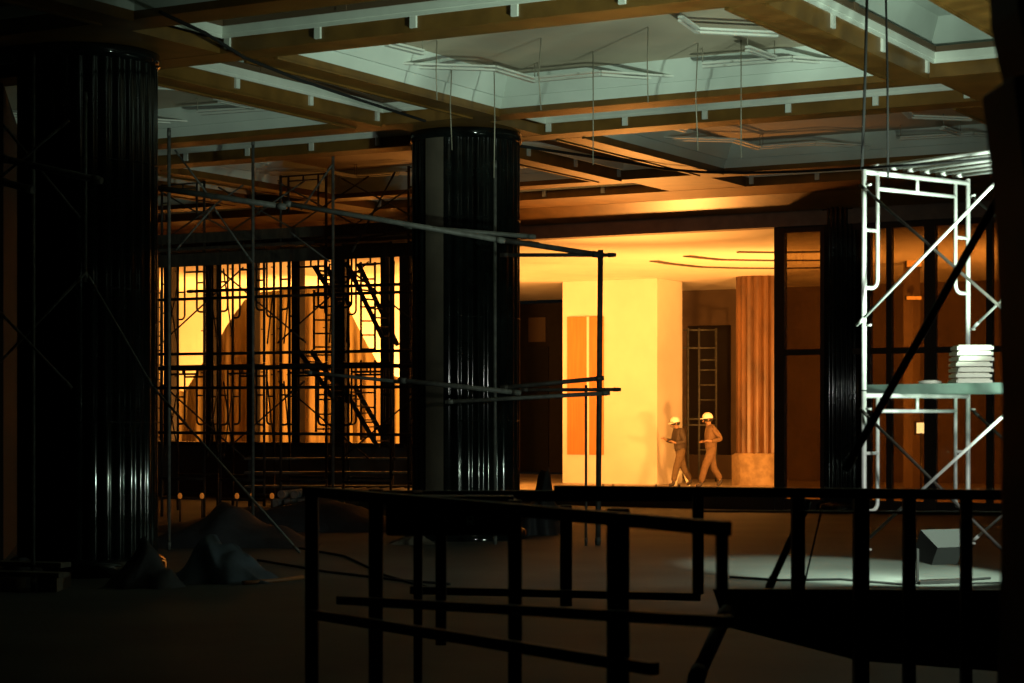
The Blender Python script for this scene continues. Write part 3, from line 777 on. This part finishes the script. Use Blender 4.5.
# --- tall thin poles in front (left side)
posts = [(33, 52, 575, 18.6, 'thin pole rising along the left edge of the big left column'), (85, 92, 282, 18.9, 'thin pole ending halfway up before the big left column'),
         (169, 128, 560, 24.2, 'tall thin pole just right of the big left column'), (253, 138, 551, 28.0, 'tall thin pole left of the window middle'),
         (333, 146, 545, 29.0, 'tall thin pole right of the window middle'), (495, 160, 548, 25.2, 'grey pole standing against the central column')]
for x, y0, y1, Y, lab in posts:
    p = at(x, y0, Y); q = at(x, y1, Y); q.z = max(q.z, 0.0) if y1 > 300 else q.z
    if y1 > 300: q.z = 0
    pole(p, q, .022, 'steel' if x != 495 else 'steel', 'standing_pole', lab, 'pole', 'tall thin poles on the left')
tubes = [((0, 158), (102, 181), 18.3, .032, 'pale tube crossing the top of the big left column'), ((0, 181), (33, 190), 18.2, .034, 'short pale tube at the left edge of the picture'),
         ((145, 186), (286, 207), 21.5, .030, 'pale tube leading right from the big left column'), ((283, 203), (505, 241), 23.0, .030, 'long grey tube running to the central column'),
         ((404, 226), (536, 237), 24.6, .028, 'grey tube lying level across the central column'), ((455, 233), (600, 255), 24.8, .034, 'thick dark tube sloping to the outer upright pole'),
         ((500, 255), (616, 255), 25.0, .024, 'level dark tube ending at the outer upright pole'),
         ((398, 380), (521, 393), 24.4, .030, 'grey tube sloping across the lower central column'), ((500, 388), (604, 378), 24.7, .028, 'tube rising toward the outer upright pole, upper of the lower group'),
         ((520, 390), (621, 389.5), 25.0, .022, 'level tube crossing the outer upright pole'), ((445, 402), (610, 393), 24.9, .026, 'lowest tube reaching the outer upright pole'),
         ((305, 372), (402, 382), 25.2, .022, 'thin tube from the window scaffold toward the central column')]
for p, q, Y, r, lab in tubes:
    pole(at(*p, Y), at(*q, Y-(.3 if p[0] < 400 else 0)), r, 'steel' if p[0] < 450 else 'rust', 'tie_tube', lab, 'tube', 'slanting tie tubes')
op = at(600.5, 250, 25.1); oq = at(598, 416, 25.1); oq.z = 0
pole(op, oq, .034, 'rust', 'standing_pole', 'outer upright dark pole before the lit pillar', 'pole', 'upright poles before the lit pillar')
op = at(586, 385, 24.95); oq = at(586, 416, 24.95); oq.z = 0
pole(op, oq, .016, 'rust', 'standing_pole', 'short thin upright pole beside the outer pole', 'pole', 'upright poles before the lit pillar')
br = [((0, 121), (80, 218), 18.8), ((69, 120), (0, 178), 18.5), ((84, 274), (0, 362), 18.8), ((0, 312), (72, 388), 18.5), ((87, 274), (152, 386), 19.2), ((152, 386), (300, 553), 19.6),
      ((175, 150), (212, 200), 27.5), ((215, 205), (176, 250), 27.5), ((214, 208), (252, 262), 27.6), ((301, 210), (332, 165), 28.4), ((290, 232), (330, 262), 28.6), ((395, 172), (352, 252), 28.8)]
for k, (p, q, Y) in enumerate(br):
    pole(at(*p, Y), at(*q, Y), .014, 'steel', 'thin_brace', 'thin grey diagonal brace, %s of those around the big left column and scaffold top' % ORD[k], 'brace', 'thin diagonal braces on the left', n=6)

# --- stacks of pipes under the window scaffold and amber lamps
c = 0
for row in range(4):
    for i in range(12-row):
        x = 262+13.2*i+6.6*row; Y = 30.0; p = at(x, 416, Y); p.z = .07+.125*row+.0
        b = MB(); b.tube([p, p+Vector((.35, 1.4, 0))], .058, 10); b.tube([p-Vector((.008, .03, 0)), p+Vector((0, .0, 0))], .062, 10)
        tag(b.build('stacked_pipe', 'galv'), 'stacked pipe under the dark scaffold, %s row from the floor, %s from left' % (ORD[row], ORD[i]), 'pipe', 'pipes stacked under the window scaffold'); c += 1
sk = thing('storage_rack', at(340, 416, 30.8)*1, 'low steel rack of boards behind the stacked pipes', 'rack'); sk.location.z = 0; sk.matrix_world = Matrix.Translation((sk.location.x, sk.location.y, 0))
for x in (250, 330, 410):
    p = at(x, 416, 31.9); p.z = 0; b = MB(); b.bar(p, p+ZV*.98, .05, .05); b.build('upright', 'rust', sk)
for z in (.5, .72, .94):
    p = at(246, 416, 31.9); q = at(414, 416, 31.9); p.z = q.z = z; b = MB(); b.bar(p, q, .5, .03); b.build('shelf', 'steel', sk)
for k, x in enumerate((180, 202, 237, 252, 272)):
    q = at(x, 495.5, 29.6); t = thing('warning_lamp', Vector((q.x, q.y, 0)), 'small amber warning lamp on a stick below the glowing window, %s from the left' % ORD[k], 'lamp', 'amber warning lamps')
    b = MB(); b.tube([Vector((q.x, q.y, 0)), q-ZV*.05], .012, 6); b.build('stick', 'rust', t)
    b = MB(); b.lathe(q, [(0, -.05), (.028, -.04), (.034, 0), (.022, .03), (0, .04)], 10); b.build('lens', 'amber', t)

# ================================================================== FLOOR CLUTTER
def mound(name, x0, x1, ytop, Y, m, label, cat, seed, peak=.45, dep=.7):
    rr = random.Random(seed); p0 = at(x0, 416, Y); p1 = at(x1, 416, Y); W = p1.x-p0.x; n = 26; mm = 12
    ht = at(x0, ytop, Y).z; vs = []; fs = []
    ph = [rr.uniform(0, 6) for _ in range(6)]
    for j in range(mm+1):
        for i in range(n+1):
            u = i/n; v = j/mm
            prof = (u/peak if u < peak else (1-u)/(1-peak)); prof = max(0, prof)**.95
            z = ht*prof*math.sin(math.pi*v)**.7
            z *= 1+.12*math.sin(u*17+ph[0]+v*4)+.08*math.sin(u*31+ph[1]-v*9)
            x = p0.x+W*u+.05*math.sin(v*9+ph[2]); y = Y-dep/2+dep*v+.04*math.sin(u*14+ph[3])
            vs.append((x, y, max(0, z)+.003))
    for j in range(mm):
        for i in range(n): a = j*(n+1)+i; fs.append((a, a+1, a+n+2, a+n+1))
    mb = MB(); mb.add(vs, fs, True); o = mb.build(name, m); return tag(o, label, cat)
mound('tarpaulin', 176, 276, 534, 19.6, 'tarp', 'blue grey tarpaulin peaked over a heap left of the barrier', 'tarpaulin', 3, .36)
mound('sand_bag', 108, 182, 543, 19.0, 'bag', 'dark bulging sack beside the blue grey tarpaulin', 'sack', 5, .5, .6)
mound('sand_bag', -8, 50, 556, 19.3, 'bag', 'dark low sack at the left edge of the picture', 'sack', 8, .5, .6)
for k, (x0, x1, y, Y) in enumerate(((-6, 64, 577, 18.6), (-6, 66, 572, 18.9))):
    p = at(x0, 416, Y); q = at(x1, 416, Y-.25); p.z = q.z = .16+.07*k
    b = MB(); b.bar(p, q, .18, .045); tag(b.build('timber_plank', 'plank'), ('lower', 'upper')[k]+' plank lying at the bottom left in front of the sack', 'plank', 'planks on the floor at left')
for k, x in enumerate((6, 52)):
    p = at(x, 416, 18.6); b = MB(); b.box((p.x, p.y+.1, .067), (.09, 0, 0), (0, .3, 0), (0, 0, .066)); tag(b.build('support_block', 'plank'), ('left', 'right')[k]+' block under the planks at the bottom left', 'block', 'blocks under the planks')
P = [onz(x, y, .02) for x, y in ((243, 583), (262, 581.5), (280, 580), (303, 577))]
b = MB(); b.tube(P, .022, 6); tag(b.build('hose', 'hose'), 'orange hose lying on the floor in front of the tarpaulin', 'hose')
for k, pts in enumerate((((300, 548), (345, 556), (385, 575), (430, 588)), ((258, 560), (330, 572), (400, 580), (450, 584)), ((730, 577), (780, 580), (840, 579), (900, 584), (990, 578)))):
    b = MB(); b.tube([onz(x, y, .014) for x, y in pts], .013, 6); tag(b.build('floor_cable', 'rope'), ('dark cable crossing the floor from the scaffold foot', 'dark cable lying in front of the tarpaulin and barrier', 'dark cable lying across the bright floor patch')[k], 'cable', 'cables on the floor')
mound('material_heap', 140, 425, 498, 28.6, 'bag', 'long low dark heap of sheeted material under the dark scaffold', 'heap', 31, .62, 1.6)
mound('material_heap', 146, 318, 505, 25.2, 'bag', 'dark sheeted heap between the big left column and the tarpaulin, nearer of the two', 'heap', 37, .45, 1.5)
# rubble at the foot of the central column, dark heap beside it
mound('rubble_heap', 518, 562, 470, 27.5, 'bag', 'dark heap of bagged waste just right of the central column', 'heap', 12, .6, .8)
mound('cement_bag', 390, 432, 533, 25.3, 'ply', 'pale cement bag at the foot of the central column', 'bag', 21, .6, .4)
# black cables under the ceiling
def cable(pts, r, lab):
    P = [onz(x, y, 5.30-.0) for x, y in pts]; b = MB(); b.tube(P, r, 6); tag(b.build('ceiling_cable', 'rope'), lab, 'cable', 'black cables slung under the ceiling')
cable([(160, 12), (205, 33), (245, 58), (300, 80), (360, 100), (425, 121)], .018, 'black cable slung under the ceiling from the top left')
cable([(520, 146), (560, 152), (620, 161), (665, 169), (700, 172), (745, 173), (800, 171.5), (862, 168)], .022, 'black cable sagging under the ceiling right of the central column')
p0 = at(862, 168, 15.9); b = MB(); b.tube([p0, at(930, 164, 15.4), at(1004, 157, 14.8)], .012, 6); tag(b.build('ceiling_cable', 'rope'), 'black cable running along the top of the white scaffold', 'cable', 'black cables slung under the ceiling')

# ---- floodlight on the floor in the bright patch
fp = at(940, 416, 19.4); fp.z = 0
fl = thing('floodlight', fp, 'dark floodlight box on a bracket at the right edge of the bright floor patch', 'floodlight')
aim = Vector((-.35, .80, .5)).normalized(); sx = aim.cross(ZV).normalized(); uy = sx.cross(aim)
hc = fp+ZV*.34
b = MB()
hwd = [(-.24, -.17), (.24, -.17), (.24, .17), (-.24, .17)]
bk = [(-.15, -.10), (.15, -.10), (.15, .10), (-.15, .10)]
b.add([hc+sx*x+uy*y+aim*.07 for x, y in hwd]+[hc+sx*x+uy*y-aim*.14 for x, y in bk], [(4, 5, 6, 7), (0, 1, 5, 4), (1, 2, 6, 5), (2, 3, 7, 6), (3, 0, 4, 7)]); b.build('housing', 'rope', fl)
b = MB(); b.box(hc+aim*.055, sx*.21, uy*.14, aim*.006); b.build('lamp_glass', 'lampglass', fl)
for s in (-1, 1): b = MB(); b.bar(fp+sx*.26*s+ZV*.02, hc+sx*.26*s, .02, .04); b.build('bracket_arm', 'black', fl)
b = MB(); b.bar(fp-sx*.30+ZV*.015, fp+sx*.30+ZV*.015, .20, .03); b.build('foot', 'black', fl)
b = MB(); b.tube([fp+ZV*.03-aim*.1, fp+Vector((.3, -.2, .015)), fp+Vector((.8, -.1, .015))], .01, 6); b.build('lead', 'rope', fl)

# ================================================================== FOREGROUND BARRIERS
def barrier(label, posts_, rails_, extra=()):
    c = posts_[0]; p = at(c[0], 416, c[3]); p.z = 0
    t = thing('site_barrier', p, label, 'barrier', 'dark steel barriers in the foreground')
    for x, y0, y1, Y, w in posts_:
        p = at(x, y0, Y); q = at(x, y1, Y); q.z = max(0, q.z)
        if y1 >= 683: q.z = 0
        b = MB(); b.bar(p, q, w/F*Y, w/F*Y, Vector((0, 1, 0))); b.build('post', 'black', t, .006)
    for (x0, y0, Y0), (x1, y1, Y1), w in rails_:
        p = at(x0, y0, Y0); q = at(x1, y1, Y1); b = MB(); b.bar(p, q, .05, w/F*(Y0+Y1)/2); b.build('rail', 'black', t, .006)
    return t
barrier('dark barrier running toward the camera across the middle foreground',
        [(312, 489, 683, 11.35, 13), (376, 489, 683, 10.9, 14), (515, 500, 683, 9.6, 14), (618, 508, 683, 8.6, 22), (722, 527, 592, 7.6, 12)],
        [((306, 491, 11.35), (727, 529, 7.55), 12), ((340, 600, 11.1), (730, 622, 7.6), 10), ((312, 614, 11.3), (655, 669, 8.3), 11)])
barrier('dark short barrier just behind the first, right of the tarpaulin',
        [(418, 492, 683, 12.2, 9), (441, 505, 645, 12.0, 11), (566, 505, 606, 12.6, 12)],
        [((376, 496, 12.3), (700, 496, 12.7), 11), ((410, 590, 12.3), (700, 597, 12.6), 8)])
barrier('dark barrier at right standing before the white scaffold',
        [(698, 490, 594, 11.6, 11), (798, 490, 600, 11.4, 13), (861, 490, 683, 11.2, 15), (909, 492, 683, 11.0, 12), (966, 492, 683, 10.8, 11)],
        [((555, 490, 11.8), (1010, 495, 10.7), 10), ((698, 511, 11.75), (1010, 513, 10.7), 2.5)])
# dark panels along the foot of the right barrier
p = [at(713, 589, 11.65), at(1030, 590, 11.15), at(1030, 674, 11.15), at(859, 661, 11.4), at(726, 627, 11.65)]
b = MB(); b.extr(p, (0, .04, 0)); tag(b.build('dark_board', 'black', None, .004), 'wide black board fixed low on the right barrier', 'board')
# props
pole(at(767, 592, 12.0), at(809, 500, 12.0), .022, 'black', 'barrier_prop', 'dark slanting prop behind the right barrier', 'prop', 'slanting props of the barriers')
pole(at(694, 683, 10.2), at(728, 610, 10.6), .04, 'black', 'barrier_prop', 'thick dark prop slanting at the bottom of the picture', 'prop', 'slanting props of the barriers')
pole(at(803, 590, 12.8), at(822, 508, 13.0), .006, 'rope', 'slack_cord', 'thin dark cord hanging behind the right barrier', 'cord')
# bits standing on the rail
for k, x in enumerate((603, 613, 656, 679)):
    q = at(x, 488, 11.8); b = MB(); b.tube([q-ZV*.012, q+ZV*.022], .006, 6); tag(b.build('rail_bolt', 'black'), 'small bolt sticking up from the barrier top rail, %s from the left' % ORD[k], 'bolt', 'bolts on the barrier top rail')
# dark equipment case hung on the barrier, with its small teal mark
cc = at(452, 517, 11.0)
t = thing('equipment_case', Vector((cc.x, cc.y, cc.z)), 'black equipment case hanging on the middle barrier with a small teal letter', 'case')
b = MB(); b.box(cc+Vector((0, .03, 0)), (.36, 0, 0), (0, .09, 0), (0, 0, .10)); b.build('case_body', 'black', t, .015)
b = MB(); b.box(cc+Vector((0, .03, .105)), (.34, 0, 0), (0, .085, 0), (0, 0, .012)); b.build('lid', 'black', t, .006)
fr = cc+Vector((.105, -.062, -.02)); b = MB()
def sq(x0, z0, x1, z1, mb=b): mb.bar(fr+Vector((x0, 0, z0)), fr+Vector((x1, 0, z1)), .003, .007, Vector((0, 0, 1)) if z0 == z1 else Vector((1, 0, 0)))
sq(-.018, -.025, -.018, .025); sq(-.018, .025, .012, .025); sq(-.018, .0, .012, .0); sq(.012, .0, .012, .025); sq(-.004, .0, .016, -.025)
b.build('letter_mark', 'teal', t)
# dark pillar at the right edge (near)
t = thing('dark_pillar', Vector((1.28, 5.0, 0)), 'black pillar cut off by the right edge of the picture', 'pillar')
def slab(pts, Y, dep, nm_):
    b = MB(); b.extr([at(x, y, Y) for x, y in pts], (0, dep, 0)); b.build(nm_, 'black', t, .01)
low = [(981, 96), (985, 130), (993, 200), (998, 300), (1001, 400), (1000, 560), (996, 683)]
lowp = [at(x, y, 5.35) for x, y in low]; q = lowp[-1].copy(); q.z = 0; lowp.append(q); lowp += [Vector((1.85, 5.35, 0)), Vector((1.85, 5.35, lowp[0].z))]
b = MB(); b.extr(lowp, (0, -.35, 0)); b.build('pillar_shaft', 'black', t, .01)
up = [(988, -10), (990, 30), (996, 60), (1004, 92), (1004, 97)]
upp = [at(x, y, 5.32) for x, y in up]+[Vector((1.85, 5.32, at(0, 97, 5.32).z)), Vector((1.85, 5.32, ZC)), Vector((at(986, 0, 5.32).x, 5.32, ZC))]
b = MB(); b.extr(upp, (0, -.30, 0)); b.build('pillar_head', 'black', t, .01)

# scaffold seen inside the lobby window
t = thing('scaffold_section', lobby_pt(688, 49.5), 'tall thin orange lit scaffold behind the two walking people', 'scaffold frame')
for x in (688, 699, 716):
    b = MB(); b.tube([lobby_pt(x, 49.5), at(x, 328, 49.5)], .028, 6); b.build('leg', 'steel', t)
for y in (330, 348, 360, 370, 385, 400, 419, 425, 450):
    x0, x1 = ((683, 716) if y in (330, 348, 419, 425) else (699, 716)); b = MB(); b.tube([at(x0, y, 49.5), at(x1, y, 49.5)], .024, 6); b.build('rung', 'steel', t)

# ================================================================== LIGHTS
def area(name, loc, target, size, power, colr, shape='SQUARE', spread=180):
    l = bpy.data.lights.new(name, 'AREA'); l.energy = power; l.color = colr; l.shape = shape; l.size = size; l.spread = math.radians(spread)
    o = bpy.data.objects.new(name, l); col.objects.link(o); o.location = loc
    o.rotation_euler = (Vector(target)-Vector(loc)).to_track_quat('-Z', 'Y').to_euler(); return o
def spot(name, loc, target, power, colr, ang=90, blend=.5, rad=.12):
    l = bpy.data.lights.new(name, 'SPOT'); l.energy = power; l.color = colr; l.spot_size = math.radians(ang); l.spot_blend = blend; l.shadow_soft_size = rad
    o = bpy.data.objects.new(name, l); col.objects.link(o); o.location = loc
    o.rotation_euler = (Vector(target)-Vector(loc)).to_track_quat('-Z', 'Y').to_euler(); return o
SOD = (1, .38, .075)
# lobby floods standing behind the central column, plus unseen fills added to brighten
area('lobby_flood', lobby_pt(478, 41.0, 1.2), (1.3, 47.5, 3.3), .5, 190, SOD, spread=95)
area('lobby_ceiling_fill', lobby_pt(625, 39.5, .12), lobby_pt(640, 42.5, 4.8), .5, 420, SOD, spread=150)  # unseen, added to brighten the lobby ceiling
area('lobby_side_fill', lobby_pt(846, 38.0, 1.0), (4.6, 44.5, 3.6), .5, 470, SOD, spread=120)  # unseen, added to light the side face of the pillar
area('glass_fill', lobby_pt(1080, 38.0, .6), (9.0, 41, 4.8), .5, 800, SOD, spread=140)  # unseen, added to light the ceiling behind the glass
area('room_wall_fill', lobby_pt(215, 47.6, .7), lobby_pt(205, 52, 3.2), .5, 950, SOD)  # unseen, added behind the sheets to brighten the room wall
area('room_wall_fill', lobby_pt(370, 47.6, .7), lobby_pt(360, 51, 3.2), .5, 850, SOD)  # added unseen twin for the right half of that wall
area('room_front_flood', lobby_pt(470, 42.0, .9), lobby_pt(280, 46, 3.0), .5, 350, SOD, spread=120)
area('hall_ceiling_fill', lobby_pt(640, 38.5, .3), lobby_pt(620, 34.2, 5.3), .5, 130, SOD, spread=62)  # unseen, added to throw orange onto the hall ceiling
# hall floods: greenish white work lamps at the right, except the patch fill
GW = (.76, 1, .79)
spot('hall_flood', (4.6, 12.6, 1.2), (2.2, 19.4, 6.2), 2900, GW, 68, .9, .15)
spot('scaffold_flood', (4.2, 12.2, 2.3), (3.3, 16.5, 2.1), 430, (.95, 1, .90), 64, .5, .1)
spot('floor_flood', hc+aim*.14+ZV*.3, (2.9, 20.2, 0), 180, GW, 110, .7, .06)
spot('patch_fill', (5.2, 17.4, 3.2), (3.75, 20.5, 0), 3800, GW, 35, .35, .08)  # unseen spot added to make the even bright floor patch
w = bpy.data.worlds.new('World'); bpy.context.scene.world = w; w.use_nodes = True
w.node_tree.nodes['Background'].inputs[0].default_value = (.5, .6, .55, 1); w.node_tree.nodes['Background'].inputs[1].default_value = .004

# ================================================================== CAMERA
cd = bpy.data.cameras.new('camera'); cam = bpy.data.objects.new('camera', cd); col.objects.link(cam)
cam.location = (0, 0, H); cam.rotation_euler = (math.pi/2, 0, 0)
cd.sensor_width = 36; cd.lens = F/1024*36; cd.shift_y = (HY-341.5)/1024; cd.clip_end = 300
cd.dof.use_dof = True; cd.dof.focus_distance = 30; cd.dof.aperture_fstop = 4.0
sc = bpy.context.scene; sc.camera = cam
sc.view_settings.view_transform = 'Standard'; sc.view_settings.look = 'None'; sc.view_settings.gamma = 1; sc.view_settings.exposure = 0
sc.view_settings.use_curve_mapping = False
